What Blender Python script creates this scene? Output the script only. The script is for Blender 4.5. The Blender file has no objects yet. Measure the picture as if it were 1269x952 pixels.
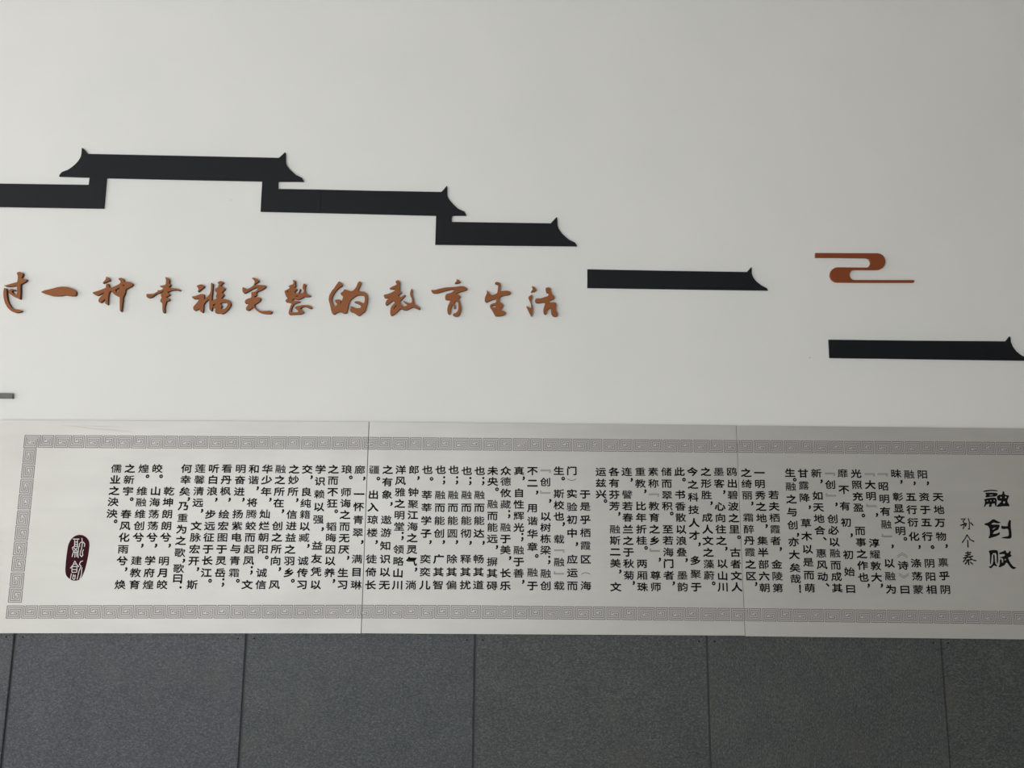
import bpy, bmesh, math, random
from mathutils import Vector, Matrix, Euler

S = bpy.context.scene
COL = S.collection
random.seed(7)

# ---------------------------------------------------------------- camera
CW, CH, FPX = 1269.0, 952.0, 916.0
PITCH, YAW, ROLL = 0.15076512, -0.01071765, 0.00840863
CAM = Vector((0.0, -2.45, 1.6))
_rx = Matrix.Rotation(PITCH, 3, 'X'); _rz = Matrix.Rotation(YAW, 3, 'Z'); _rr = Matrix.Rotation(ROLL, 3, 'Z')
ROT = _rz @ _rx @ Matrix(((1, 0, 0), (0, 0, -1), (0, 1, 0))) @ _rr
cd = bpy.data.cameras.new('camera'); cam = bpy.data.objects.new('camera', cd); COL.objects.link(cam)
cam.matrix_world = Matrix.Translation(CAM) @ ROT.to_4x4()
cd.sensor_fit = 'HORIZONTAL'; cd.sensor_width = 36.0; cd.lens = 36.0 * FPX / CW
cd.clip_start = 0.05; cd.clip_end = 100
S.camera = cam

# ---------------------------------------------------------------- world, light, exposure
w = bpy.data.worlds.new('overcast_daylight'); S.world = w; w.use_nodes = True
bg = w.node_tree.nodes['Background']; bg.inputs[0].default_value = (1.0, 0.965, 0.90, 1); bg.inputs[1].default_value = 2.7
def area(name, loc, target, sx, sy, power, col):
    d = bpy.data.lights.new(name, 'AREA'); d.shape = 'RECTANGLE'; d.size = sx; d.size_y = sy
    d.energy = power; d.color = col
    o = bpy.data.objects.new(name, d); COL.objects.link(o); o.location = loc
    o.rotation_euler = (Vector(target) - Vector(loc)).to_track_quat('-Z', 'Y').to_euler()
    return o
area('added_daylight', (-2.6, -6.22, 1.35), (-2.6, 0, 1.35), 5.2, 2.2, 158, (0.94, 0.975, 1.0))  # added soft source; the added front wall behind it is closed
S.view_settings.view_transform = 'Standard'; S.view_settings.look = 'None'
S.view_settings.gamma = 1; S.view_settings.use_curve_mapping = False; S.view_settings.exposure = 0.0

# ---------------------------------------------------------------- helpers
def P(u, v, y=0.0):
    """where the sight line of image point u,v meets the vertical plane at depth y -> (X, Z)"""
    d = ROT @ Vector(((u - CW / 2) / FPX, -(v - CH / 2) / FPX, -1.0))
    k = (y - CAM.y) / d.y
    return (CAM.x + d.x * k, CAM.z + d.z * k)

def new(name, mesh, mat=None, parent=None, origin=None):
    if origin is not None:
        mesh.transform(Matrix.Translation(-Vector(origin)))
    o = bpy.data.objects.new(name, mesh); COL.objects.link(o)
    if mat: mesh.materials.clear(); mesh.materials.append(mat)
    if origin is not None: o.location = origin
    if parent is not None:
        o.parent = parent
        if origin is not None: o.location = Vector(origin) - parent.location
    return o
def tag(o, label, cat, group=None):
    o['label'] = label; o['category'] = cat
    if group: o['group'] = group
    return o
def box(x0, x1, y0, y1, z0, z1, bevel=0.0):
    bm = bmesh.new(); bmesh.ops.create_cube(bm, size=1)
    bmesh.ops.scale(bm, vec=(x1 - x0, y1 - y0, z1 - z0), verts=bm.verts)
    bmesh.ops.translate(bm, vec=((x0 + x1) / 2, (y0 + y1) / 2, (z0 + z1) / 2), verts=bm.verts)
    if bevel: bmesh.ops.bevel(bm, geom=bm.edges[:], offset=bevel, segments=2, affect='EDGES')
    m = bpy.data.meshes.new('box'); bm.to_mesh(m); bm.free(); return m
def prism(poly, y0, y1, bevel=0.0):
    """solid from an XZ outline between the depths y0 (front) and y1 (back)"""
    bm = bmesh.new()
    f = bm.faces.new([bm.verts.new((x, y0, z)) for x, z in poly])
    r = bmesh.ops.extrude_face_region(bm, geom=[f])
    bmesh.ops.translate(bm, vec=(0, y1 - y0, 0), verts=[v for v in r['geom'] if isinstance(v, bmesh.types.BMVert)])
    bmesh.ops.recalc_face_normals(bm, faces=bm.faces)
    m = bpy.data.meshes.new('prism'); bm.to_mesh(m); bm.free(); return m
def chaikin(pts, n=1):
    for _ in range(n):
        q = []
        for i in range(len(pts)):
            a, b = pts[i], pts[(i + 1) % len(pts)]
            q.append((a[0] * .8 + b[0] * .2, a[1] * .8 + b[1] * .2)); q.append((a[0] * .2 + b[0] * .8, a[1] * .2 + b[1] * .8))
        pts = q
    return pts
def plate(loops, t, back=0.0, bevel=0.0):
    """plate of thickness t cut to XZ loops (holes by even-odd rule), back face at depth `back`"""
    c = bpy.data.curves.new('outline', 'CURVE'); c.dimensions = '2D'; c.fill_mode = 'BOTH'
    c.extrude = t / 2 - bevel; c.bevel_depth = bevel; c.bevel_resolution = 0
    if bevel: c.offset = -bevel
    for L in loops:
        s = c.splines.new('POLY'); s.points.add(len(L) - 1); s.use_cyclic_u = True
        for p, (x, z) in zip(s.points, L): p.co = (x, z, 0, 1)
    o = bpy.data.objects.new('tmp', c); COL.objects.link(o)
    dg = bpy.context.evaluated_depsgraph_get()
    m = bpy.data.meshes.new_from_object(o.evaluated_get(dg)); m = m.copy()
    bpy.data.objects.remove(o); bpy.data.curves.remove(c)
    for v in m.vertices:
        x, z, d = v.co; v.co = (x, back - t / 2 - d, z)
    bm = bmesh.new(); bm.from_mesh(m); bmesh.ops.remove_doubles(bm, verts=bm.verts, dist=1e-6)
    bmesh.ops.recalc_face_normals(bm, faces=bm.faces); bm.to_mesh(m); bm.free()
    return m
def centre(m):
    xs = [v.co.x for v in m.vertices]; zs = [v.co.z for v in m.vertices]; ys = [v.co.y for v in m.vertices]
    return ((min(xs) + max(xs)) / 2, max(ys), (min(zs) + max(zs)) / 2)

# ---------------------------------------------------------------- materials
def mat(name, col, rough=0.6, metal=0.0, spec=0.5):
    m = bpy.data.materials.new(name); m.use_nodes = True
    b = m.node_tree.nodes['Principled BSDF']
    b.inputs['Base Color'].default_value = (*col, 1); b.inputs['Roughness'].default_value = rough
    b.inputs['Metallic'].default_value = metal; b.inputs['Specular IOR Level'].default_value = spec
    return m, m.node_tree, b
def noise(nt, scale, detail=4, rough=.55, vec=(1, 1, 1), loc=(0, 0, 0), rot=(0, 0, 0)):
    tc = nt.nodes.new('ShaderNodeTexCoord'); mp = nt.nodes.new('ShaderNodeMapping')
    mp.inputs['Scale'].default_value = vec; mp.inputs['Location'].default_value = loc; mp.inputs['Rotation'].default_value = rot
    n = nt.nodes.new('ShaderNodeTexNoise'); n.inputs['Scale'].default_value = scale
    n.inputs['Detail'].default_value = detail; n.inputs['Roughness'].default_value = rough
    nt.links.new(tc.outputs['Object'], mp.inputs['Vector']); nt.links.new(mp.outputs[0], n.inputs['Vector'])
    return n.outputs['Fac']
def ramp(nt, fac, stops):
    r = nt.nodes.new('ShaderNodeValToRGB'); e = r.color_ramp.elements
    while len(e) < len(stops): e.new(0.5)
    for k, (p, c) in zip(e, stops): k.position = p; k.color = (*c, 1)
    nt.links.new(fac, r.inputs[0]); return r.outputs[0]
def mix(nt, fac, a, b, mode='MIX'):
    m = nt.nodes.new('ShaderNodeMix'); m.data_type = 'RGBA'; m.blend_type = mode
    if isinstance(fac, float): m.inputs[0].default_value = fac
    else: nt.links.new(fac, m.inputs[0])
    nt.links.new(a, m.inputs[6]); nt.links.new(b, m.inputs[7]); return m.outputs[2]
def bump(nt, b, fac, strength, dist=0.001):
    n = nt.nodes.new('ShaderNodeBump'); n.inputs['Strength'].default_value = strength; n.inputs['Distance'].default_value = dist
    nt.links.new(fac, n.inputs['Height']); nt.links.new(n.outputs[0], b.inputs['Normal'])

M_wall, nt, b = mat('painted_plaster', (.80, .80, .79), .62, 0, .25)
nt.links.new(ramp(nt, noise(nt, 2.2, 3), [(.3, (.85, .852, .845)), (.7, (.88, .88, .875))]), b.inputs['Base Color'])
bump(nt, b, noise(nt, 55, 3), .06, .002)
M_cavity, _, _ = mat('dark_joint_cavity', (.075, .078, .08), .9)
M_panel, nt, b = mat('brushed_panel', (.82, .815, .80), .45, .41, .5)
nt.links.new(ramp(nt, noise(nt, 3, 4, .6, (1, 1, 6)), [(.3, (.595, .588, .570)), (.72, (.635, .628, .610))]), b.inputs['Base Color'])
nt.links.new(ramp(nt, noise(nt, 4, 3), [(.3, (.49,) * 3), (.7, (.56,) * 3)]), b.inputs['Roughness'])
M_edge, _, _ = mat('panel_edge', (.22, .22, .21), .6)
M_ink, _, _ = mat('black_print', (.008, .008, .009), .7, 0, .12)
M_grey, _, _ = mat('pale_grey_print', (.20, .20, .20), .5, 0, .3)
M_border, _, _ = mat('violet_grey_print', (.225, .205, .218), .6, 0, .15)
M_seal, _, _ = mat('dark_red_print', (.042, .0035, .010), .7, 0, .12)
M_sealw, _, _ = mat('pale_print', (.80, .78, .77), .5, 0, .3)
M_roof, nt, b = mat('charcoal_board', (.0072, .0085, .0125), .55, 0, .30)
bump(nt, b, noise(nt, 60, 3), .03, .001)
M_bar, _, _ = mat('bar_sheen_grey', (.13, .13, .128), .45, 0, .5)  # reflection on the bar's glossy front put into its base grey
M_let, nt, b = mat('terracotta_acrylic', (.32, .10, .035), .42, 0, .4)
nt.links.new(ramp(nt, noise(nt, 9, 2), [(.3, (.285, .090, .022)), (.7, (.325, .103, .026))]), b.inputs['Base Color'])
M_side, _, _ = mat('shaded_side_brown', (.10, .034, .016), .6, 0, .3)  # shade on the letters' sides put into this darker brown
M_cloud, _, _ = mat('rust_acrylic', (.27, .065, .022), .42, 0, .4)
def slab_mat(name, stretch, seed, tint):
    m, nt, b = mat(name, (.07, .08, .085), .58, 0, .45)
    L = (seed * 3.1, seed * 1.7, seed * 2.3)
    fine = ramp(nt, noise(nt, 140, 6, .78, stretch, L), [(.32, (.024, .029, .031)), (.50, (.064, .072, .076)), (.68, (.150, .163, .170))])
    blot = ramp(nt, noise(nt, 9, 5, .6, (1, 1, 1), L), [(.35, (.88, .89, .91)), (.7, (1.08, 1.07, 1.05))])
    c = mix(nt, 1.0, fine, blot, 'MULTIPLY')
    brown = nt.nodes.new('ShaderNodeRGB'); brown.outputs[0].default_value = (.098, .088, .074, 1)
    f = ramp(nt, noise(nt, 4.5, 3, .5, (1, 1, 1), (seed * 5 + 2, 0, 1)), [(.56, (0, 0, 0)), (.74, (.5, .5, .5))])
    c = mix(nt, f, c, brown.outputs[0])
    tn = nt.nodes.new('ShaderNodeRGB'); tn.outputs[0].default_value = (*tint, 1)
    c = mix(nt, 1.0, c, tn.outputs[0], 'MULTIPLY')
    fl = ramp(nt, noise(nt, 230, 2, .5, stretch, L), [(.62, (0, 0, 0)), (.74, (.5, .5, .5))])
    lt = nt.nodes.new('ShaderNodeRGB'); lt.outputs[0].default_value = (.30, .32, .33, 1)
    c = mix(nt, fl, c, lt.outputs[0])
    nt.links.new(c, b.inputs['Base Color'])
    bump(nt, b, noise(nt, 150, 5, .7, stretch, L), .25, .001)
    return m
M_slabs = [slab_mat('stone_a', (1, 1, 1.9), 1, (1.0, .99, 1.10)), slab_mat('stone_b', (1, 1, 1.9), 2, (1.0, .99, 1.10)),
           slab_mat('stone_c', (1, 1, 1.9), 3, (1.0, 1.01, 1.05)), slab_mat('stone_d', (1, 1, 1.9), 4, (1.02, 1.0, .99)),
           slab_mat('stone_e', (1.9, 1, 1), 5, (1.02, 1.02, .97)), slab_mat('stone_f', (1, 1, 1.9), 6, (1.0, 1.0, .95))]
M_floor, nt, b = mat('floor_stone', (.38, .38, .37), .6)
nt.links.new(ramp(nt, noise(nt, 12, 4), [(.3, (.70, .69, .655)), (.7, (.77, .76, .72))]), b.inputs['Base Color'])

M_right, _, _ = mat('end_wall_bounce', (.66, .59, .45), .8)  # beige chosen so the added end wall bounces warm light
M_ceil, _, _ = mat('ceiling_bounce', (.46, .455, .44), .8)  # tone sets how much light the added ceiling sends back
M_front, _, _ = mat('far_wall_bounce', (.36, .33, .275), .8)  # warm mid tone for bounce and reflections off the added wall
# ---------------------------------------------------------------- setting
ZP = P(600, 785)[1]                 # foot of the plaster, hidden behind the panels
wall = new('wall_back', box(-8.0, 6.8, 0, .25, ZP + .02, 4.2), M_wall); wall['kind'] = 'structure'
core = new('slab_backing', box(-8.0, 6.8, .0075, .25, 0, ZP + .02), M_cavity, wall)
fl = new('floor', box(-8.0, 6.8, -6.5, .25, -.12, 0), M_floor); fl['kind'] = 'structure'
cl_ = new('added_ceiling', box(-8.0, 6.8, -6.5, .25, 4.2, 4.35), M_ceil); cl_['kind'] = 'structure'  # unseen, added to shut out the world light from above
fw = new('added_wall_front', box(-8.0, 6.8, -6.5, -6.3, 0, 4.2), M_front); fw['kind'] = 'structure'  # unseen, added to block world light and darken the panel reflections
rw = new('added_wall_right', box(6.8, 7.0, -6.5, .25, 0, 4.2), M_right); rw['kind'] = 'structure'  # unseen, added to close the right end against world light

SY = .0018                          # face of the stone slabs
joints = [P(10.2, 869, SY)[0], P(300.9, 869, SY)[0], P(587.9, 869, SY)[0], P(878.6, 869, SY)[0], P(1171.6, 869, SY)[0]]
pitch = (joints[-1] - joints[0]) / 4
edges = [joints[0] - pitch] + joints + [joints[-1] + pitch]
gaps = [.0080, .0080, .0080, .0070, .0055, .0045, .0045]
tops = ZP + .018
for i in range(6):
    x0, x1 = edges[i] + gaps[i] / 2, edges[i + 1] - gaps[i + 1] / 2
    dy = [0, .0004, 0, .0002, -.0006, .0006][i]
    s = new('stone_slab', box(x0, x1, SY + dy, .0075, .004, tops, .0016), M_slabs[i], wall, ((x0 + x1) / 2, 0, .6))
    for hx in ((x0 + .021), (x1 - .023)):
        bm = bmesh.new(); bmesh.ops.create_circle(bm, cap_ends=True, radius=.0028, segments=8, matrix=Matrix.Rotation(math.pi / 2, 4, 'X'))
        hm = bpy.data.meshes.new('hole'); bm.to_mesh(hm); bm.free()
        h = new('fixing_hole', hm, M_ink, s); h.location = Vector((hx, SY + dy - .0004, ZP - .021)) - s.location
for u, v, r in ((1003.5, 443.3, .0016), (286.5, 248, .0012)):
    bm = bmesh.new(); bmesh.ops.create_circle(bm, cap_ends=True, radius=r, segments=8, matrix=Matrix.Rotation(math.pi / 2, 4, 'X'))
    m = bpy.data.meshes.new('speck'); bm.to_mesh(m); bm.free()
    x, z = P(u, v); k = new('dirt_speck', m, M_edge, wall); k.location = (x, -.0002, z)

# ---------------------------------------------------------------- inscription panels
PT = .012; PY = -PT                 # panel thickness, face depth
INK = PY - .0004
SEAM1 = (P(457.4, 522.8, PY)[0] + P(447.6, 785, PY)[0]) / 2
s1t, s1b = P(457.4, 522.8, PY)[0], P(447.6, 785, PY)[0]
s2t, s2b = P(912.5, 527.4, PY)[0], P(923.6, 788, PY)[0]
PW = s2t - s1t
g = .0009
def zt(u, v): return P(u, v, PY)[1]
panel_quads = [
    [(s1t - PW, zt(-20, 520.4)), (s1t - g, zt(457, 522.8)), (s1b - g, zt(447, 785.2)), (s1t - PW, zt(-20, 785.1))],
    [(s1t + g, zt(458, 522.9)), (s2t - g, zt(912, 527.2)), (s2b - g, zt(923, 788.0)), (s1b + g, zt(448, 785.1))],
    [(s2t + g, zt(913, 527.5)), (s2t + PW, zt(1340, 531.8)), (s2t + PW, zt(1350, 793.7)), (s2b + g, zt(924, 788.7))]]
plabels = ['pale metal inscription panel at left end, with dark red oval seal and closing text columns',
           'middle pale metal inscription panel between the two seams, covered in black text columns only',
           'shaded metal inscription panel at right end, with the large black three-character title']
panels = []
def skin(nt): pass
for q, lb in zip(panel_quads, plabels):
    cx = sum(p[0] for p in q) / 4; zb = min(p[1] for p in q)
    e = bpy.data.objects.new('inscription_panel', None); COL.objects.link(e); e.location = (cx, 0, zb)
    e.empty_display_size = .1
    tag(e, lb, 'panel', 'inscription panels joined in one row')
    m = prism(q, PY, -.002); bm = bmesh.new(); bm.from_mesh(m)
    bmesh.ops.bevel(bm, geom=[ed for ed in bm.edges if all(abs(v.co.y - PY) < 1e-6 for v in ed.verts)], offset=.0005, segments=1, affect='EDGES')
    bm.to_mesh(m); bm.free()
    new('board', m, M_panel, e, (cx, 0, zb))
    panels.append(e)
def panel_at(x):
    return panels[0] if x < s1t else (panels[1] if x < s2t else panels[2])

# flat print is built as thin ink meshes lying on the board
class Ink:
    def __init__(s): s.v = []; s.f = []
    def poly(s, pts):                       # convex polygon, XZ points
        n = len(s.v); s.v += [(x, INK, z) for x, z in pts]; s.f.append(list(range(n, n + len(pts))))
    def line(s, pts, wd, taper=None):
        L = len(pts)
        W = [wd * (taper[i] if taper else 1) / 2 for i in range(L)]
        nr = []
        for i in range(L):
            a = Vector(pts[max(i - 1, 0)]); c = Vector(pts[min(i + 1, L - 1)]); p = Vector(pts[i])
            if i in (0, L - 1): d = (c - a).normalized(); k = 1
            else:
                d1 = (p - a).normalized(); d2 = (c - p).normalized(); d = (d1 + d2)
                if d.length < 1e-6: d = d1
                d.normalize(); k = 1 / max(.5, math.sqrt(max(0, (1 + d1.dot(d2)) / 2)))
            nr.append(Vector((-d.y, d.x)) * k * W[i])
        for i in range(L - 1):
            a, c = Vector(pts[i]), Vector(pts[i + 1])
            s.poly([tuple(a + nr[i]), tuple(a - nr[i]), tuple(c - nr[i + 1]), tuple(c + nr[i + 1])])
    def mesh(s):
        m = bpy.data.meshes.new('ink'); m.from_pydata(s.v, [], s.f)
        bm = bmesh.new(); bm.from_mesh(m)
        for f in bm.faces:
            f.normal_update()
            if f.normal.y > 0: f.normal_flip()
        bm.to_mesh(m); bm.free(); return m
def print_part(name, ink, material, parent, label=None):
    m = ink.mesh() if isinstance(ink, Ink) else ink
    if not len(m.vertices): return None
    o = new(name, m, material, parent, centre(m))
    if label: o['label'] = label
    return o

# meander border -------------------------------------------------
PATH_A = [(10, 0), (0, 0), (0, 7), (8, 7), (8, 2), (2, 2), (2, 5), (6, 5), (6, 4), (4, 4)]
PATH_A2 = [(10, 0), (10, 6), (17, 6), (17, 1), (12, 1), (12, 4), (15, 4), (15, 3), (14, 3)]
PATH_B = [(9, 7), (9, 1), (1, 1), (1, 6), (7, 6), (7, 3), (3, 3), (3, 4)]
PATH_B2 = [(9, 7), (18, 7), (18, 0), (11, 0), (11, 5), (16, 5), (16, 2), (13, 2), (13, 3)]
def lerp(a, b, t): return a + (b - a) * t
def interp(tab, x):
    for (a, ya), (c, yc) in zip(tab, tab[1:]):
        if x <= c or (c, yc) == tab[-1]: return ya + (yc - ya) * (x - a) / (c - a)
def motif(q, vert=False):
    """q = XZ corners TL, TR, BR, BL of one pair of spirals"""
    ink = Ink(); tl, tr, br, bl = q
    def mp(c, r):
        u, v = (c / 18, r / 7) if not vert else (1 - r / 7, c / 18)
        xt, zt_ = lerp(tl[0], tr[0], u), lerp(tl[1], tr[1], u); xb, zb = lerp(bl[0], br[0], u), lerp(bl[1], br[1], u)
        return (lerp(xt, xb, v), lerp(zt_, zb, v))
    for path in (PATH_A, PATH_A2, PATH_B, PATH_B2):
        ink.line([mp(*p) for p in path], .0024)
    return ink
def add_motif(q, vert=False):
    m = motif(q, vert).mesh(); xs = [v.co.x for v in m.vertices]
    cut = None
    for a, c in ((s1t, s1b), (s2t, s2b)):
        s = (a + c) / 2
        if min(xs) < s < max(xs): cut = s
    if cut is None:
        print_part('meander_motif', m, M_border, panel_at(sum(xs) / len(xs))); return
    for side in (-1, 1):
        bm = bmesh.new(); bm.from_mesh(m)
        bmesh.ops.bisect_plane(bm, geom=bm.verts[:] + bm.edges[:] + bm.faces[:], plane_co=(cut + side * .001, 0, 0), plane_no=(1, 0, 0),
                               clear_outer=side < 0, clear_inner=side > 0)
        k = bpy.data.meshes.new('half'); bm.to_mesh(k); bm.free()
        print_part('meander_motif', k, M_border, panel_at(cut + side * .05))
top_starts = [(0, 31.1), (1, 69), (2, 107.1), (3, 145.2), (4, 184.3), (5, 222.6), (11, 449.9), (23, 897.1), (24, 934.4), (30, 1159), (31, 1197.6), (32, 1234.7), (33, 1272), (34, 1309), (35, 1346)]
ty0 = [(0, 539.6), (457, 542.2), (913, 546.2), (1269, 548.6), (1400, 549.6)]
ty1 = [(0, 554.3), (457, 556.7), (913, 560.6), (1269, 563.6), (1400, 564.6)]
def hstrip(starts, y0, y1, n):
    for k in range(n):
        a, c = interp(starts, k), interp(starts, k + 1) - 2.3
        xa, za = P(a, interp(y0, a), PY); xc, zc = P(c, interp(y0, c), PY)
        _, zb = P(a, interp(y1, a), PY); _, zd = P(c, interp(y1, c), PY)
        add_motif([(xa, za), (xc, zc), (xc, zd), (xa, zb)])
hstrip(top_starts, ty0, ty1, 33)
bot = [9.3, 49.2, 88.3, 128, 168, 207.8, 247.4, 287, 325.9, 364.8, 404.1, 443, 482, 520.6, 559.2, 597.8, 636.4, 674.9, 713.4, 752, 790.9, 829.5, 867.8, 906.1, 944.8, 983.5, 1022.1, 1060.7, 1099.5, 1138.4, 1177.2, 1215.8, 1254.8, 1293.5]
hstrip(list(enumerate(bot)), [(0, 751.1), (443, 750.2), (600, 751.0), (900, 754.2), (1269, 758.3), (1400, 759.6)],
       [(0, 766.2), (443, 765.9), (600, 766.4), (900, 769.2), (1269, 773.4), (1400, 774.8)], 33)
for k in range(5):
    v0, v1 = 556.2 + 38.5 * k, 556.2 + 38.5 * (k + 1) - 2.4
    def xl(v): return 30.1 + (10.1 - 30.1) * (v - 556.2) / 192.1
    def xr(v): return 44.9 + (26.2 - 44.9) * (v - 556.2) / 192.1
    add_motif([P(xl(v0), v0, PY), P(xr(v0), v0 + .1, PY), P(xr(v1), v1 + .1, PY), P(xl(v1), v1, PY)], True)

# text columns ---------------------------------------------------
fc = bpy.data.curves.new('glyph', 'FONT'); fc.resolution_u = 3
fo = bpy.data.objects.new('glyph', fc); COL.objects.link(fo)
GL = {}
def glyph(ch):
    if ch not in GL:
        fc.body = ch
        dg = bpy.context.evaluated_depsgraph_get(); dg.update()
        m = bpy.data.meshes.new_from_object(fo.evaluated_get(dg))
        vs = [(v.co.x, v.co.y) for v in m.vertices]; fs = [list(p.vertices) for p in m.polygons]
        cnt = {}
        for f in fs:
            for i in range(len(f)):
                e = tuple(sorted((f[i], f[(i + 1) % len(f)]))); cnt[e] = cnt.get(e, 0) + 1
        per = sum((Vector(vs[i]) - Vector(vs[j])).length for (i, j), c in cnt.items() if c == 1); k_ = min(1, max(0, (per - 4) / 9)); ax, ay = .030 - .021 * k_, .046 - .034 * k_                      # heavier strokes: a rim along every outline edge, more on the horizontals
        for (i, j), c in cnt.items():
            if c != 1: continue
            a, q = Vector(vs[i]), Vector(vs[j]); d = q - a
            if d.length < 1e-5: continue
            d.normalize(); nn = Vector((-d.y * ax, d.x * ay)); e = Vector((d.x * ax, d.y * ay)) * .8
            n = len(vs); vs += [tuple(a - e + nn), tuple(a - e - nn), tuple(q + e - nn), tuple(q + e + nn)]; fs.append([n, n + 1, n + 2, n + 3])
        GL[ch] = (vs, fs)
    return GL[ch]
PX = .00268                                    # size of one image pixel on the wall
GM = {}
def put_glyph(ch, u, v, sx, sy, centred=False, name='printed_character'):
    if (ch, sx) not in GM:
        vs, fs = glyph(ch)
        if centred: cx = (min(p[0] for p in vs) + max(p[0] for p in vs)) / 2; cy = (min(p[1] for p in vs) + max(p[1] for p in vs)) / 2
        else: cx, cy = .5, .38
        ink = Ink(); ink.v = [((x - cx) * sx * PX, 0, (y - cy) * sy * PX) for x, y in vs]; ink.f = fs
        GM[(ch, sx)] = ink.mesh(); GM[(ch, sx)].materials.append(M_ink)
    X, Z = P(u, v, PY); p = panel_at(X)
    o = bpy.data.objects.new(name, GM[(ch, sx)]); COL.objects.link(o); o.parent = p; o.location = Vector((X, INK, Z)) - p.location
O = {'A': (1040, 570), 'B': (900, 570), 'C': (730, 570), 'D': (570, 570), 'E': (420, 570), 'F': (280, 570), 'G': (120, 570)}
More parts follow.
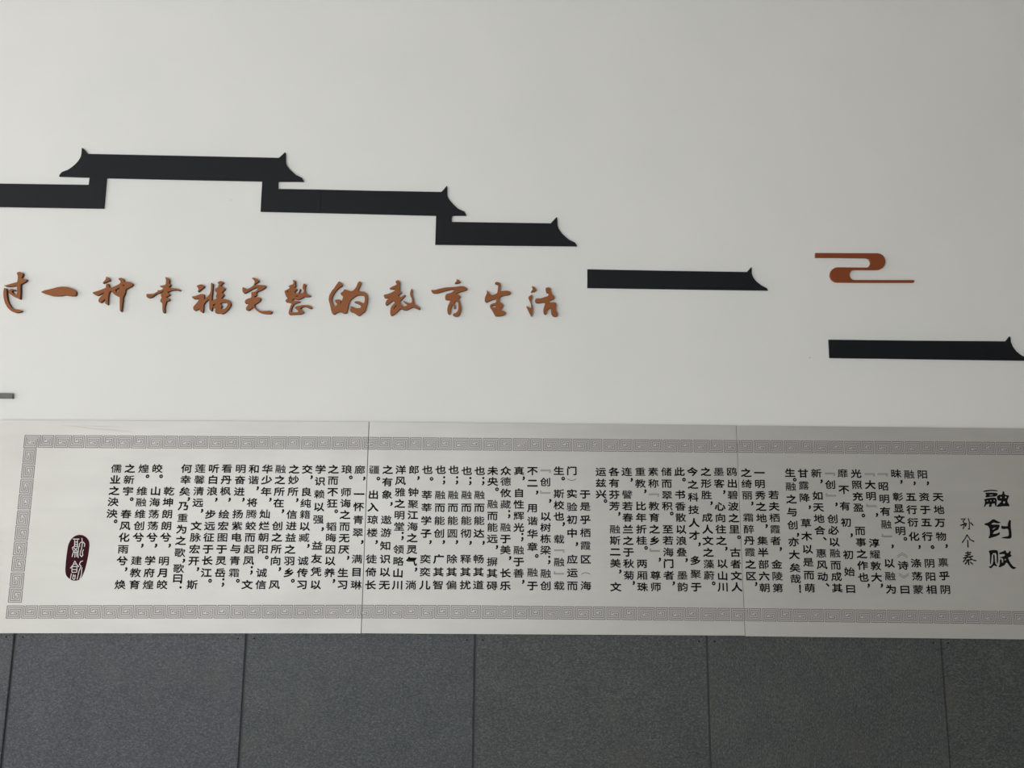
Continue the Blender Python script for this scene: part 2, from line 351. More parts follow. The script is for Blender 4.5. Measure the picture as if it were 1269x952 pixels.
T = [
('A', '天地万物，禀乎阴', 647, 695, [243, 327, 412, 502, 566, 672, 760, 850]),
('A', '阳，资于五行。阴阳相', 545, 605, [95, 155, 243, 327, 410, 502, 572, 678, 765, 850]),
('A', '融，五行衍化，涤荡蒙', 458, 517, [95, 155, 243, 327, 410, 502, 572, 677, 763, 850]),
('A', '昧，彰显文明。《诗》曰', 372, 430, [90, 145, 242, 318, 390, 465, 518, 625, 692, 760, 850]),
('A', '『昭明有融』，以融为', 283, 340, [95, 173, 255, 338, 423, 500, 568, 677, 762, 848]),
('A', '『大明』，淳耀敦大，', 198, 248, [95, 163, 237, 302, 362, 545, 620, 695, 770, 825]),
('A', '光照充盈。而事之作也，', 110, 162, [90, 163, 240, 313, 365, 465, 540, 617, 692, 770, 825]),
('B', '靡不有初，初始曰', 763, 815, [88, 195, 303, 410, 495, 622, 733, 845]),
('B', '『创』，创必以融而成其', 678, 727, [92, 162, 233, 293, 387, 462, 538, 612, 690, 765, 840]),
('B', '新，如天地合、惠风动、', 590, 635, [88, 142, 235, 310, 385, 462, 517, 612, 688, 765, 820]),
('B', '甘露降，草木以是而萌', 503, 547, [88, 167, 248, 312, 415, 500, 585, 670, 755, 840]),
('B', '生。融之与创，亦大矣哉！', 418, 457, [85, 130, 175, 258, 342, 427, 492, 538, 622, 707, 780, 845]),
('B', '若夫栖霞者，金陵第', 310, 338, [230, 305, 380, 455, 530, 585, 685, 762, 840]),
('B', '一明秀之地，集半部六朝', 217, 252, [85, 157, 232, 307, 382, 435, 530, 607, 685, 762, 838]),
('B', '之绮丽，霜醉丹霞之区，', 130, 165, [85, 157, 232, 287, 378, 455, 528, 605, 685, 762, 815]),
('C', '鸥出碧波之里。古者文人', 935, 968, [78, 155, 230, 305, 382, 455, 508, 607, 683, 760, 833]),
('C', '墨客，心向往之，以山川', 850, 878, [78, 155, 212, 305, 380, 455, 530, 583, 680, 760, 833]),
('C', '之形胜，成人文之藻蔚。', 765, 788, [78, 155, 230, 285, 378, 455, 530, 607, 683, 757, 810]),
('C', '今之科技人才，多聚于', 677, 702, [78, 162, 245, 327, 412, 495, 555, 660, 748, 833]),
('C', '此。书香散以浪叠，墨韵', 592, 613, [78, 130, 228, 305, 378, 455, 530, 605, 658, 757, 833]),
('C', '储而翠积。至若海门者，', 507, 524, [78, 155, 232, 303, 352, 455, 528, 605, 680, 757, 810]),
('C', '素称『教育之乡』，尊师', 420, 437, [78, 155, 228, 303, 378, 455, 530, 595, 655, 757, 833]),
('C', '重教，比年折桂。两厢珠', 335, 350, [78, 155, 207, 303, 378, 455, 528, 577, 680, 757, 833]),
('C', '连，譬若春兰之于秋菊，', 247, 262, [78, 132, 228, 303, 378, 455, 530, 605, 680, 757, 808]),
('C', '各有芬芳，融斯二美，文', 163, 175, [78, 152, 228, 303, 355, 455, 528, 603, 678, 733, 833]),
('C', '运兹兴。', 77, 79, [78, 152, 225, 270]),
('D', '于是乎栖霞区（海', 820, 825, [225, 305, 392, 478, 562, 652, 742, 825]),
('D', '门）实验初中，应运而', 733, 737, [72, 133, 222, 308, 392, 480, 553, 652, 740, 825]),
('D', '生。斯校也，载『融』载', 648, 650, [72, 123, 222, 297, 370, 422, 520, 595, 670, 745, 825]),
('D', '『创』，以树栋梁；融创', 560, 562, [72, 145, 215, 270, 370, 443, 517, 592, 657, 745, 825]),
('D', '不二，用谐华章。融于', 475, 475, [72, 152, 215, 315, 400, 485, 570, 630, 738, 825]),
('D', '真，自性辉光；融于善，', 387, 384, [72, 122, 217, 292, 367, 443, 507, 592, 668, 743, 800]),
('D', '众德攸藏；融于美，长乐', 300, 297, [72, 142, 217, 292, 357, 442, 518, 590, 645, 742, 825]),
('D', '未央。融而能远，摒其碍', 215, 210, [72, 142, 193, 290, 367, 442, 517, 573, 668, 743, 825]),
('D', '也；融而能达，畅其道', 130, 120, [72, 140, 230, 313, 398, 482, 545, 650, 735, 820]),
('D', '也；融而能彻，释其扰', 45, 35, [72, 140, 230, 313, 398, 482, 545, 650, 735, 820]),
('E', '也；融而能圆，除其偏', 752, 737, [65, 135, 230, 313, 398, 482, 540, 650, 735, 820]),
('E', '也；融而能创，广其智', 667, 650, [65, 135, 230, 313, 398, 482, 540, 650, 735, 820]),
('E', '也。莘莘学子，奕奕儿', 580, 563, [65, 125, 230, 313, 398, 482, 540, 650, 735, 820]),
('E', '郎，钟聚江海之灵气，淌', 492, 472, [65, 120, 212, 290, 362, 437, 512, 587, 665, 720, 820]),
('E', '洋风雅之明堂；领略山川', 405, 385, [65, 137, 212, 287, 362, 437, 500, 587, 665, 742, 820]),
('E', '之有象，遨游知识以无', 320, 298, [65, 145, 228, 290, 393, 477, 563, 650, 735, 820]),
('E', '疆。出入琼楼，徒倚长', 232, 207, [65, 123, 228, 310, 393, 477, 540, 650, 735, 820]),
('E', '廊，一怀青翠，满目琳', 137, 113, [65, 123, 225, 308, 393, 477, 540, 650, 735, 820]),
('F', '琅。师诲之而无厌，生习', 792, 764, [62, 115, 212, 285, 360, 437, 512, 587, 643, 740, 818]),
('F', '之而不狂。韬晦因以养，', 705, 677, [62, 135, 210, 285, 337, 437, 510, 587, 662, 740, 795]),
('F', '学识赖以强，益友凭以', 620, 587, [62, 140, 225, 308, 390, 455, 562, 648, 733, 818]),
('F', '交，良纯籍以臧，诚传习', 533, 498, [62, 115, 210, 285, 358, 435, 510, 565, 662, 740, 818]),
('F', '之妙所，信进益之羽乡。', 447, 410, [62, 132, 208, 265, 358, 433, 510, 587, 662, 740, 793]),
('F', '融之所在，创之所向，风', 358, 317, [60, 132, 208, 283, 337, 433, 508, 585, 662, 717, 818]),
('F', '华少年，灿烂朝阳。诚信', 272, 229, [60, 132, 208, 262, 355, 433, 508, 585, 640, 740, 818]),
('F', '和谐，将腾蛟而起凤；文', 185, 139, [60, 132, 187, 280, 355, 433, 508, 585, 660, 725, 818]),
('F', '明奋进，扬紫电与青霜。', 97, 50, [58, 132, 208, 262, 355, 433, 508, 583, 660, 740, 793]),
('G', '看丹枫，绘宏图于灵岳；', 853, 804, [57, 130, 205, 262, 357, 433, 508, 585, 660, 740, 805]),
('G', '听白浪，步远征于长江。', 767, 714, [57, 130, 205, 262, 357, 433, 508, 585, 660, 740, 793]),
('G', '莲馨清远，文脉宏开，斯', 678, 625, [57, 130, 205, 280, 335, 433, 508, 585, 662, 717, 818]),
('G', '何幸矣，乃重为之歌，歌曰：', 588, 527, [57, 130, 207, 258, 302, 380, 455, 530, 608, 662, 712, 775, 820]),
('G', '乾坤朗朗兮，明月皎', 473, 428, [205, 278, 355, 432, 508, 563, 662, 740, 818]),
('G', '皎。山海荡荡兮，学府煌', 397, 337, [57, 108, 205, 278, 355, 432, 508, 563, 660, 740, 818]),
('G', '煌。维融维创兮，建教育', 308, 247, [57, 108, 205, 278, 355, 432, 508, 563, 660, 740, 818]),
('G', '之新宇。春风化雨兮，焕', 217, 153, [57, 130, 205, 258, 355, 432, 508, 585, 662, 718, 818]),
('G', '儒业之泱泱。', 128, 95, [57, 130, 203, 275, 352, 403])]
OFF = {'，': 5.8, '。': 5.4, '、': 5.6, '；': 4.4, '！': 5.0, '：': 4.4}
SC = 5.289
for key, txt, xt, xb, ys in T:
    assert len(txt) == len(ys), txt
    ox, oy = O[key]
    for ch, y in zip(txt, ys):
        x = xt + (xb - xt) * (y - ys[0]) / (ys[-1] - ys[0])
        u, v = ox + x / SC, oy + y / SC
        thin = Ink()
        def W(pts): return [P(u + a, v + c, PY) for a, c in pts]
        if ch in OFF: put_glyph(ch, u + OFF[ch], v, 12.4, 11.5, True, 'punctuation_mark')
        elif ch in '『』':
            sg = 1 if ch == '『' else -1
            thin.line(W([(-6.2 * sg, -1.0 * sg), (6.3 * sg, -1.0 * sg), (6.3 * sg, 2.6 * sg)]), .0016)
            thin.line(W([(-6.2 * sg, .2 * sg), (5.1 * sg, .2 * sg), (5.1 * sg, 2.6 * sg)]), .0016)
        elif ch in '《》':
            sg = 1 if ch == '《' else -1
            for d in (-1.2, 1.0): thin.line(W([(-6.4, (2.2 + d) * sg), (0, (-1.8 + d) * sg), (6.4, (2.2 + d) * sg)]), .0018)
        elif ch in '（）':
            sg = 1 if ch == '（' else -1
            thin.line(W([(-5.5, 1.6 * sg), (-3, .2 * sg), (0, -.5 * sg), (3, .2 * sg), (5.5, 1.6 * sg)]), .0024)
        else: put_glyph(ch, u, v, 13.5, 10.9)
        if thin.v: print_part('bracket_mark', thin, M_grey, panel_at(P(u, v, PY)[0]))
bpy.data.objects.remove(fo); bpy.data.curves.remove(fc)

# title, signature and seal ----------------------------------------
def L(pts, ox, oy, sc, y): return [P(ox + a / sc, oy + c / sc, y) for a, c in pts]
def flat(loops):
    m = plate(loops, .0004, PY)
    return m
def circ(x, y, r, n=8, ry=None): return [(x + r * math.cos(2 * math.pi * k / n), y + (ry or r) * math.sin(2 * math.pi * k / n)) for k in range(n)]
TITLE = [
 (1210, 595, 15.87, [
  [(130, 215), (200, 200), (310, 190), (430, 205), (400, 225), (300, 215), (200, 230), (140, 235)],
  [(165, 250), (290, 246), (410, 255), (420, 280), (390, 325), (280, 330), (180, 345), (180, 310), (200, 298)], [(240, 303), (290, 284), (340, 292), (280, 305)],
  [(145, 380), (260, 350), (380, 345), (400, 380), (395, 520), (370, 520), (360, 460), (300, 470), (295, 530), (240, 525), (265, 470), (200, 475), (160, 535), (145, 530), (168, 460), (165, 410)],
  circ(215, 412, 12), circ(285, 405, 12), circ(350, 402, 13),
  [(402, 320), (440, 290), (510, 285), (515, 222), (545, 225), (555, 290), (650, 305), (620, 370), (605, 420), (655, 500), (640, 520), (540, 515), (420, 530), (388, 520), (440, 470), (500, 412), (420, 405), (404, 350)],
  circ(483, 345, 16), circ(575, 340, 17), circ(545, 440, 22)]),
 (1210, 635, 11.9, [
  [(110, 170), (180, 150), (250, 95), (310, 130), (370, 155), (310, 165), (250, 150), (210, 182), (330, 180), (345, 200), (320, 260), (270, 275), (235, 320), (300, 315), (345, 290), (345, 330), (280, 360), (170, 390), (200, 330), (195, 240), (170, 200), (130, 190)],
  [(235, 245), (290, 220), (272, 240), (240, 260)],
  [(370, 195), (400, 205), (465, 205), (460, 170), (485, 110), (510, 120), (505, 200), (520, 330), (515, 380), (480, 392), (400, 385), (360, 375), (420, 360), (480, 350), (470, 240), (400, 250), (365, 240)]]),
 (1210, 635, 11.9, [
  [(175, 565), (280, 553), (320, 570), (322, 745), (300, 760), (298, 600), (230, 605), (215, 765), (200, 765), (200, 620)],
  [(245, 622), (268, 620), (275, 750), (310, 790), (290, 800), (260, 780), (215, 832), (175, 805), (220, 790), (250, 740)],
  [(330, 600), (410, 570), (425, 555), (445, 600), (470, 600), (490, 565), (510, 580), (500, 625), (525, 640), (500, 660), (465, 665), (490, 730), (540, 800), (595, 815), (550, 842), (510, 825), (450, 740), (430, 750), (420, 780), (340, 815), (325, 800), (345, 770), (345, 695), (370, 690), (375, 745), (395, 740), (395, 680), (330, 670), (400, 650), (420, 640), (415, 615), (340, 620)],
  circ(426, 698, 11)])]
pr = panels[2]
for ox, oy, sc, loops in TITLE:
    print_part('title_character', flat([L(chaikin(l), ox, oy, sc, PY) for l in loops]), M_ink, pr)
SIGN = [
 [[(135, 112), (205, 100), (168, 145)], [(168, 145), (190, 172), (185, 225), (168, 262)], [(125, 208), (215, 180)], [(225, 168), (205, 225)], [(250, 95), (268, 150), (270, 265), (245, 258)], [(285, 160), (330, 208)]],
 [[(235, 350), (205, 410), (155, 480)], [(235, 355), (280, 430), (345, 462)], [(242, 435), (248, 555)]],
 [[(205, 645), (300, 632)], [(195, 685), (290, 662)], [(170, 722), (330, 690)], [(240, 612), (248, 660), (220, 720), (172, 785)], [(265, 700), (320, 748), (378, 765)], [(215, 760), (305, 742)], [(252, 735), (262, 832)], [(240, 770), (198, 820)], [(280, 778), (325, 820)]]]
for strokes in SIGN:
    ink = Ink()
    for s in strokes:
        n = len(s); ink.line(L(s, 1180, 635, 12.69, PY), .0036, [1.1] + [.9] * (n - 2) + [1.25])
    print_part('signature_character', ink, M_ink, pr)
seal_pts = [(290, 100), (345, 83), (400, 88), (450, 120), (480, 165), (487, 220), (475, 320), (455, 430), (425, 550), (390, 630), (345, 680), (280, 688), (225, 665), (180, 620), (168, 560), (175, 440), (190, 320), (205, 220), (240, 145)]
seal = print_part('seal', flat([L(chaikin(seal_pts, 2), 65, 655, 10.58, PY)]), M_seal, panels[0], 'dark red elongated oval seal with two pale archaic characters')
SG = [
 [[(268, 140), (355, 140)], [(295, 150), (290, 230)], [(330, 150), (332, 230)], [(295, 178), (330, 178)], [(292, 208), (332, 208)], [(260, 252), (290, 235), (335, 235), (350, 250)], [(262, 250), (278, 300)], [(345, 245), (340, 310)], [(280, 250), (330, 300)], [(330, 250), (285, 300)], [(270, 310), (345, 310)], [(275, 315), (258, 375)], [(298, 315), (295, 380)], [(318, 315), (322, 375)], [(335, 315), (340, 385)],
  [(388, 125), (392, 170)], [(358, 242), (355, 205), (375, 180), (408, 180), (426, 205), (420, 242)], [(395, 190), (385, 260), (368, 310), (364, 350), (384, 370), (400, 350), (394, 310), (410, 275)]],
 [[(295, 425), (270, 480), (235, 522)], [(295, 425), (320, 475), (350, 502)], [(278, 468), (312, 468)], [(255, 500), (332, 500)], [(258, 505), (256, 575)], [(324, 505), (320, 575)], [(258, 540), (322, 540)], [(256, 575), (320, 575)], [(250, 590), (235, 668)], [(276, 600), (268, 655), (282, 670), (296, 660), (302, 605)], [(275, 622), (300, 622)],
  [(402, 425), (372, 435), (355, 470), (382, 500)], [(375, 500), (350, 560), (325, 670)], [(388, 510), (382, 600), (360, 665)]]]
sw = seal.matrix_world
for strokes in SG:
    ink = Ink()
    for s in strokes: ink.line(L(s, 65, 655, 10.58, PY), .0024)
    m = ink.mesh()
    for v in m.vertices: v.co.y = PY - .0008
    c0 = Vector(centre(m)); m.transform(Matrix.Translation(-c0))
    o = new('seal_character', m, M_sealw); o.parent = seal; o.location = c0 - seal.location - panels[0].location

M_scuff, _, _ = mat('scuffed_panel', (.53, .52, .51), .5, .35, .4)
for pts in ([(76, 527.4), (95, 528.4), (113, 531.2), (140, 533.0), (168, 535.8)], [(100, 527.6), (125, 528.6), (150, 528.9)]):
    ink = Ink(); ink.line([P(u, v, PY) for u, v in pts], .0032, [.3] + [1] * (len(pts) - 2) + [.3])
    print_part('scuff_mark', ink, M_scuff, panels[0])

# ---------------------------------------------------------------- roofline boards
RT = .006
def board(name, px, label, cat, material, t=RT, group=None, rounds=0):
    pts = [P(u, v, -t) for u, v in px]
    m = plate([pts], t, 0)
    o = new(name, m, material, None, centre(m)); return tag(o, label, cat, group)
GR = 'charcoal roofline boards on the wall'
earA = [(345.6, 195.6), (349.8, 191.9), (352.6, 189.0), (353.4, 188.7), (354.0, 189.8), (353.9, 200.8), (355.2, 204.8), (359.1, 209.9), (363.2, 213.7), (366.7, 216.8), (370.4, 218.5), (374.0, 220.3), (375.2, 222.2), (376.6, 224.9), (346, 224.8), (344.8, 225.1), (344.4, 226.2), (344.5, 234.1)]
board('roofline_board', [(-70, 225.6), (0, 227.5), (109.8, 229.1), (110.9, 220.8), (110.6, 219.8), (109.8, 219.6), (73, 218.5), (74.1, 216.2), (76.5, 213.3), (80, 211.9), (84, 210.5), (87.4, 208.2), (90.8, 205.6), (94, 202.7), (96.8, 199.6), (98.9, 196.5), (100.4, 193), (101, 189.4), (101.1, 184), (101.9, 183.2), (103, 184), (109, 190.7)]
      + earA + [(397.7, 235.0), (396.5, 263.6), (322.8, 262.0), (324.9, 224.4), (233, 222.6), (131.7, 220.4), (128.4, 258.2), (0, 256.1), (-70, 254.6)],
      'large charcoal roofline board with two upturned eaves over the left text, stepped at both ends', 'wall decoration', M_roof, group=GR)
board('roofline_board', [(398.0, 235.0), (460, 236.4), (546.9, 237.9), (550.6, 234), (553.3, 230.7), (554.0, 230.7), (554.2, 233), (554.2, 242), (555.6, 245.6), (558, 249.1), (562.5, 254), (567.4, 258.5), (571.6, 260.5), (575.6, 262.3), (576.8, 264.5), (577.9, 267), (562, 267), (560.5, 267.6), (559.8, 268.6), (559.8, 275), (620, 275.9), (682.5, 276.8), (686.5, 272.5), (689.4, 269.2), (690.1, 269.2), (690.6, 270.8), (690.9, 279), (692.4, 283.4), (694.4, 286.6), (697, 289.8), (701, 293.6), (705, 297), (709, 299), (712.4, 300.5), (713.8, 302.5), (715.2, 305), (640, 304.2), (539.3, 303), (540.4, 267), (470, 265.3), (396.8, 263.6)],
      'charcoal roofline board stepping down to the right in two tiers, beginning at a butt joint', 'wall decoration', M_roof, group=GR)
board('roofline_board', [(728, 333.8), (825, 335.6), (925.6, 337.1), (928.4, 334.2), (930.7, 331.4), (931.3, 331.3), (931.7, 332.6), (931.7, 339), (933.4, 343.5), (935.2, 346.2), (937.5, 348.9), (940.5, 351.4), (943.6, 353.8), (947, 355.5), (950.1, 357.1), (952.1, 359.9), (840, 358.4), (728, 356.7)],
      'shorter detached charcoal roofline board at mid height, just below and right of the stepped one', 'wall decoration', M_roof, group=GR)
board('roofline_board', [(1027.3, 421), (1130, 422.2), (1246.6, 423.1), (1249.4, 419.7), (1251.3, 417.1), (1251.9, 417.2), (1252.6, 419.5), (1252.9, 424.2), (1255.4, 429.9), (1259.2, 435.1), (1264, 439.2), (1269, 442.2), (1273, 444), (1276, 447), (1150, 445.3), (1028.4, 443.6)],
      'lowest charcoal roofline board at the right edge, under the rust-red cloud', 'wall decoration', M_roof, group=GR)
o = board('wall_bar', [(-60, 486.8), (14.8, 487.3), (15.3, 487.9), (15.2, 493.9), (-60, 493.7)],
      'short bar end with painted grey sheen sticking in at the left edge above the inscription panel', 'wall decoration', M_bar, .009)

def arc(cx, cy, rx, ry, a0, a1, n=9):
    return [(cx + rx * math.cos(math.radians(a0 + (a1 - a0) * k / n)), cy + ry * math.sin(math.radians(a0 + (a1 - a0) * k / n))) for k in range(n + 1)]
cl = [(92, 115), (420, 117)] + arc(740, 204, 85, 86, -90, 90) + [(600, 290)] + arc(500, 344, 52, 54, -90, -270) + [(800, 399)] + arc(1120, 411, 8, 12, -90, 90) + [(700, 423)] + arc(320, 343, 75, 78, 90, 270) + [(500, 267)] + arc(625, 217, 45, 51, 90, -90) + [(300, 162), (92, 161)]
m = plate([L(cl, 1000, 300, 8.46, -.008)], .008)
tag(new('cloud_ornament', m, M_cloud, None, centre(m)), 'rust-red S-shaped cloud ornament with two long thin tails on the right of wall', 'wall decoration')

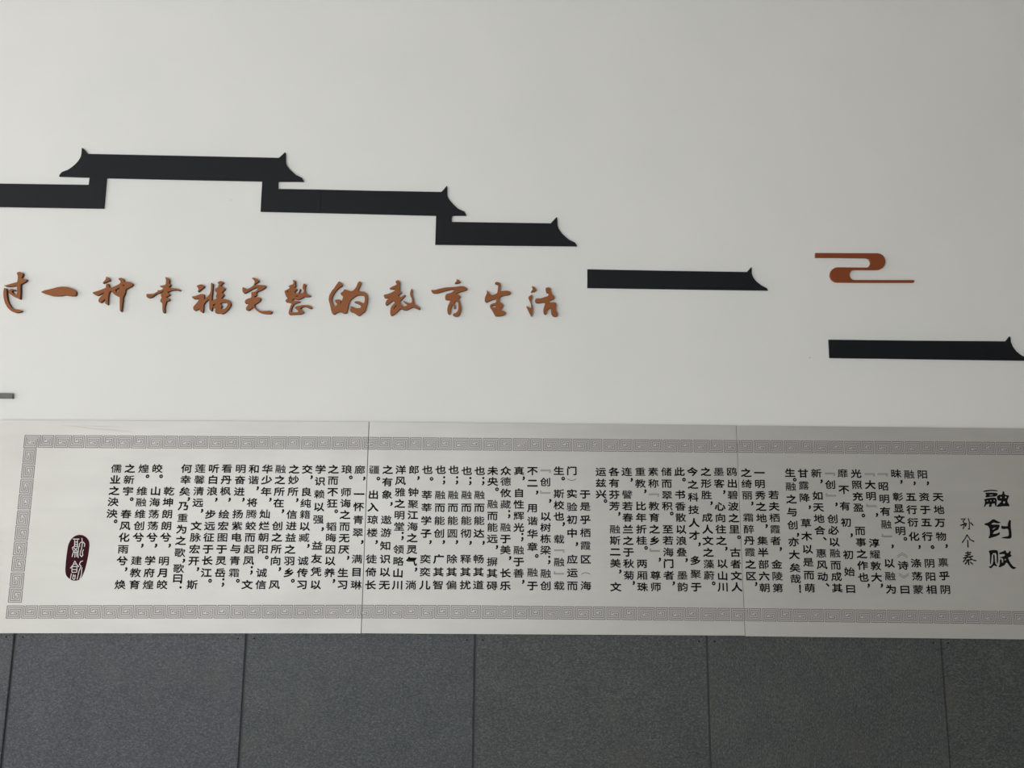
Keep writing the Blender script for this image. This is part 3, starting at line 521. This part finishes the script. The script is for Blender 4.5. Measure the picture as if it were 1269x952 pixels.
# ---------------------------------------------------------------- calligraphy
LT = .010
CH_ = [
 (0, 330, 14.64, 'terracotta wall character with a sweeping hook underneath, first at the left edge', [
  [(62, 355), (150, 332), (250, 303), (310, 290), (322, 230), (322, 170), (303, 130), (320, 105), (360, 100), (400, 118), (415, 140), (405, 180), (385, 205), (400, 222), (440, 228), (485, 240), (480, 265), (440, 292), (395, 315), (368, 332), (370, 400), (370, 500), (364, 590), (350, 600), (310, 578), (250, 555), (200, 515), (150, 480), (155, 440), (185, 415), (230, 410), (265, 428), (288, 442), (220, 443), (210, 460), (240, 500), (275, 522), (303, 515), (310, 450), (308, 350), (240, 362), (130, 372)],
  [(75, 390), (105, 400), (120, 440), (120, 520), (130, 600), (160, 680), (205, 750), (255, 785), (320, 782), (370, 795), (400, 812), (370, 830), (310, 845), (250, 838), (190, 805), (130, 745), (85, 660), (62, 560), (58, 470)]]),
 (45, 335, 15.867, 'terracotta wall character made of one single horizontal brush stroke', [
  [(85, 428), (160, 392), (280, 370), (400, 335), (500, 320), (600, 322), (690, 350), (750, 385), (783, 425), (783, 470), (762, 500), (700, 505), (620, 495), (560, 485), (500, 498), (400, 505), (300, 500), (200, 470), (130, 448)]]),
 (108, 335, 15.867, 'terracotta wall character right of the single stroke, with a long straight stem', [
  [(370, 125), (410, 138), (440, 170), (450, 205), (400, 218), (350, 240), (300, 262), (320, 225), (355, 190), (370, 155)],
  [(95, 437), (160, 420), (240, 395), (330, 360), (368, 340), (368, 290), (385, 258), (415, 262), (425, 300), (430, 335), (480, 340), (560, 305), (640, 265), (655, 240), (655, 210), (610, 178), (625, 155), (665, 145), (700, 160), (722, 195), (735, 235), (800, 225), (850, 230), (898, 268), (895, 290), (860, 320), (800, 350), (752, 375), (745, 430), (730, 480), (704, 520), (700, 600), (685, 700), (675, 800), (660, 815), (642, 800), (638, 700), (640, 600), (640, 520), (590, 510), (530, 475), (485, 425), (468, 402), (438, 420), (418, 470), (410, 560), (408, 660), (395, 682), (355, 655), (352, 600), (345, 560), (310, 600), (262, 640), (225, 625), (220, 580), (250, 530), (310, 475), (338, 432), (270, 463), (200, 498), (150, 485)],
  [(548, 385), (630, 338), (640, 350), (612, 382), (600, 425), (575, 432), (552, 410)], circ(712, 298, 15)]),
 (175, 335, 15.867, 'narrow terracotta wall character with a trailing left stroke, directly before a dense one', [
  [(470, 130), (520, 145), (552, 178), (555, 215), (540, 250), (568, 275), (582, 290), (560, 315), (535, 330), (560, 345), (640, 352), (720, 360), (768, 390), (755, 405), (700, 392), (640, 392), (580, 400), (540, 418), (508, 433), (540, 455), (568, 478), (530, 505), (495, 520), (480, 530), (520, 545), (556, 562), (558, 588), (530, 602), (492, 608), (478, 650), (462, 720), (455, 770), (465, 810), (450, 840), (430, 838), (418, 800), (415, 720), (415, 650), (380, 625), (370, 590), (390, 555), (400, 535), (385, 505), (385, 480), (410, 440), (448, 405), (420, 402), (390, 432), (360, 446), (310, 455), (265, 485), (225, 520), (160, 546), (107, 532), (98, 480), (110, 465), (170, 465), (240, 463), (290, 438), (325, 418), (322, 390), (350, 395), (400, 385), (438, 355), (400, 338), (350, 308), (410, 302), (480, 285), (485, 230), (485, 180)]]),
 (232, 340, 15.867, 'dense terracotta wall character with a looping right half and detached dot upper left', [
  [(180, 228), (230, 205), (290, 195), (333, 225), (336, 245), (300, 280), (250, 315), (215, 350), (205, 330), (225, 300), (210, 265)],
  [(85, 435), (140, 432), (200, 410), (270, 385), (328, 387), (334, 420), (331, 495), (345, 492), (400, 435), (440, 390), (460, 330), (465, 250), (465, 170), (488, 167), (508, 190), (503, 260), (494, 350), (486, 430), (480, 512), (490, 522), (520, 498), (578, 478), (562, 440), (570, 400), (585, 370), (550, 330), (545, 290), (590, 260), (615, 245), (600, 232), (628, 203), (590, 168), (640, 130), (690, 138), (718, 165), (680, 192), (650, 232), (708, 245), (748, 285), (715, 320), (675, 358), (728, 405), (695, 442), (662, 480), (740, 487), (810, 503), (852, 548), (858, 600), (830, 660), (778, 718), (718, 768), (680, 780), (640, 768), (552, 765), (545, 720), (555, 680), (525, 655), (496, 640), (486, 690), (476, 728), (442, 700), (432, 650), (432, 560), (426, 482), (390, 512), (338, 568), (322, 600), (318, 680), (310, 748), (285, 752), (252, 730), (240, 668), (200, 695), (150, 716), (122, 700), (115, 640), (160, 590), (220, 520), (240, 470), (190, 482), (130, 485), (100, 465)],
  [(640, 572), (700, 552), (785, 555), (793, 590), (773, 645), (730, 683), (690, 684), (652, 668), (685, 630), (665, 595)],
  [(503, 598), (575, 574), (535, 612), (506, 628)]]),
 (295, 335, 15.867, 'terracotta wall character ending in a long tail swept right, after the looping one', [
  [(265, 155), (310, 143), (360, 160), (403, 190), (410, 215), (390, 236), (350, 255), (325, 275), (330, 292), (380, 288), (460, 290), (538, 295), (545, 315), (528, 345), (480, 380), (420, 406), (368, 428), (352, 452), (370, 480), (348, 502), (300, 523), (330, 530), (380, 528), (438, 535), (450, 560), (436, 598), (388, 638), (325, 672), (318, 690), (330, 720), (370, 765), (430, 795), (500, 800), (580, 795), (620, 790), (668, 802), (660, 832), (640, 858), (570, 858), (480, 848), (400, 820), (340, 770), (302, 722), (285, 733), (250, 758), (205, 793), (156, 783), (155, 740), (180, 700), (225, 648), (190, 650), (132, 653), (137, 590), (180, 560), (260, 540), (262, 500), (260, 430), (310, 425), (345, 415), (380, 375), (402, 335), (350, 342), (280, 370), (200, 418), (117, 460), (87, 420), (82, 350), (103, 328), (130, 360), (150, 377), (190, 367), (250, 337), (300, 300), (322, 250), (325, 215), (300, 180)]]),
 (342, 340, 15.867, 'terracotta wall character of many small strokes over a zigzag base', [
  [(325, 118), (360, 110), (383, 130), (386, 160), (376, 195), (400, 228), (350, 258), (400, 283), (416, 303), (358, 345), (380, 375), (430, 378), (455, 330), (470, 283), (486, 290), (468, 340), (452, 378), (500, 380), (545, 350), (545, 310), (522, 280), (525, 230), (545, 178), (572, 187), (595, 210), (572, 243), (570, 290), (576, 340), (588, 372), (650, 402), (688, 432), (620, 443), (560, 438), (508, 472), (438, 500), (400, 490), (350, 478), (318, 508), (320, 528), (400, 520), (460, 527), (482, 543), (420, 560), (355, 585), (320, 635), (300, 690), (293, 735), (350, 750), (420, 745), (440, 725), (400, 690), (362, 655), (400, 630), (480, 612), (560, 602), (640, 604), (688, 627), (704, 658), (690, 677), (640, 668), (600, 643), (560, 633), (500, 650), (476, 685), (508, 707), (552, 748), (520, 772), (480, 787), (380, 788), (262, 796), (247, 775), (257, 700), (292, 610), (310, 580), (280, 560), (240, 548), (190, 543), (185, 510), (230, 470), (200, 440), (180, 390), (165, 325), (220, 300), (276, 268), (240, 230), (290, 210), (335, 195), (345, 150)],
  [(210, 337), (262, 325), (230, 348), (215, 360)], [(387, 425), (445, 417), (418, 440), (392, 438)]]),
 (402, 340, 15.867, 'widest terracotta wall character, with thick rounded strokes and two open bowls', [
  [(285, 137), (325, 160), (357, 195), (352, 228), (288, 262), (228, 318), (186, 380), (152, 450), (143, 500), (157, 560), (183, 610), (205, 636), (240, 612), (238, 598), (250, 575), (210, 545), (208, 500), (270, 494), (322, 502), (322, 525), (315, 562), (298, 598), (328, 565), (345, 512), (362, 470), (363, 432), (345, 410), (320, 400), (320, 362), (365, 340), (390, 290), (450, 310), (530, 335), (580, 310), (630, 240), (660, 160), (695, 132), (725, 165), (706, 220), (656, 325), (720, 337), (790, 342), (838, 390), (852, 460), (847, 560), (817, 660), (797, 728), (738, 768), (690, 815), (650, 808), (590, 758), (512, 733), (497, 700), (515, 670), (512, 622), (560, 640), (630, 668), (700, 665), (725, 640), (700, 600), (640, 570), (582, 550), (600, 530), (670, 530), (730, 555), (778, 573), (793, 520), (793, 460), (780, 415), (720, 405), (650, 410), (580, 448), (498, 518), (477, 590), (460, 670), (436, 766), (380, 768), (320, 735), (280, 740), (230, 760), (190, 792), (150, 772), (130, 700), (110, 600), (82, 510), (92, 420), (140, 330), (200, 260), (245, 190)]]),
 (470, 340, 15.867, 'spiky terracotta wall character right of the widest one, with a low right sweep', [
  [(320, 145), (340, 120), (375, 115), (403, 140), (406, 200), (403, 290), (398, 315), (446, 355), (398, 393), (363, 423), (400, 440), (430, 450), (500, 397), (515, 410), (468, 468), (408, 528), (404, 552), (430, 590), (470, 635), (520, 627), (555, 605), (500, 555), (460, 517), (530, 545), (600, 570), (640, 555), (640, 500), (630, 460), (610, 430), (605, 360), (630, 282), (653, 300), (652, 350), (646, 400), (667, 450), (680, 520), (682, 580), (740, 611), (800, 652), (810, 680), (780, 690), (720, 663), (670, 643), (620, 663), (540, 707), (470, 697), (420, 672), (368, 723), (308, 778), (240, 817), (215, 790), (212, 720), (230, 640), (280, 580), (308, 562), (292, 530), (262, 518), (200, 568), (140, 615), (118, 590), (135, 520), (198, 457), (150, 463), (107, 463), (87, 430), (90, 402), (160, 390), (240, 360), (320, 310), (320, 290), (260, 292), (190, 280), (250, 245), (340, 205), (345, 180), (325, 165)],
  [(352, 597), (292, 688), (277, 684), (312, 620)]]),
 (528, 338, 15.867, 'terracotta wall character with a long flat top bar and a floating dot', [
  [(595, 125), (640, 140), (677, 175), (658, 198), (610, 210), (562, 211), (575, 187), (605, 160)],
  [(95, 340), (170, 342), (270, 315), (380, 290), (480, 285), (580, 278), (680, 262), (750, 268), (800, 300), (818, 325), (780, 348), (720, 363), (650, 383), (588, 410), (640, 430), (686, 465), (650, 496), (638, 520), (668, 580), (692, 660), (688, 750), (658, 828), (620, 862), (560, 852), (522, 830), (540, 802), (590, 790), (627, 740), (637, 670), (627, 590), (610, 552), (572, 568), (545, 608), (576, 640), (578, 700), (560, 709), (542, 690), (545, 642), (535, 625), (503, 660), (488, 720), (482, 790), (465, 822), (427, 805), (416, 750), (425, 660), (460, 590), (478, 535), (400, 533), (372, 515), (377, 460), (395, 420), (460, 405), (520, 380), (570, 330), (500, 325), (420, 345), (330, 368), (240, 398), (160, 403), (117, 385)]]),
 (590, 340, 15.867, 'next-to-last terracotta wall character, with a hooked upright and a heavy foot', [
  [(370, 175), (385, 150), (420, 150), (468, 165), (488, 200), (477, 260), (470, 340), (540, 324), (620, 320), (678, 345), (687, 370), (648, 402), (560, 413), (478, 438), (460, 470), (458, 550), (508, 570), (546, 608), (508, 658), (487, 705), (540, 720), (588, 750), (573, 788), (520, 812), (440, 822), (380, 818), (342, 750), (302, 680), (262, 620), (300, 580), (390, 560), (400, 480), (340, 490), (270, 518), (205, 552), (167, 520), (172, 460), (205, 390), (215, 340), (205, 307), (240, 342), (288, 412), (350, 400), (415, 375), (430, 280), (435, 210), (410, 190), (380, 190)],
  [(292, 630), (330, 612), (390, 605), (385, 640), (370, 658), (330, 648)]]),
 (645, 340, 15.867, 'last terracotta wall character at the right end, its left part split into slivers', [
  [(225, 232), (280, 250), (313, 300), (308, 323), (250, 343), (202, 357), (215, 330), (240, 295), (240, 265)],
  [(155, 445), (200, 410), (235, 402), (236, 450), (210, 520), (215, 560), (235, 620), (248, 670), (243, 750), (220, 838), (180, 760), (112, 620), (150, 640), (200, 665), (213, 640), (205, 570), (190, 530), (167, 480)],
  [(495, 265), (550, 255), (600, 270), (596, 330), (618, 390), (668, 430), (676, 465), (638, 495), (588, 505), (562, 520), (566, 548), (590, 555), (640, 548), (700, 555), (708, 600), (700, 660), (700, 715), (738, 770), (733, 813), (690, 833), (640, 818), (608, 770), (605, 700), (598, 665), (558, 672), (528, 712), (518, 770), (490, 792), (457, 770), (450, 690), (475, 600), (490, 550), (440, 550), (380, 562), (310, 560), (290, 530), (290, 490), (310, 475), (400, 475), (470, 450), (540, 430), (555, 390), (550, 365), (515, 360), (500, 310)]])]
for ox, oy, sc, label, loops in CH_:
    m = plate([L(chaikin(l), ox, oy, sc, -LT) for l in loops], LT)
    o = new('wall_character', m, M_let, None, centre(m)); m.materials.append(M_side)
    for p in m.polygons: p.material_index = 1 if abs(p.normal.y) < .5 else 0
    tag(o, label, 'lettering', 'terracotta calligraphy characters on the wall')
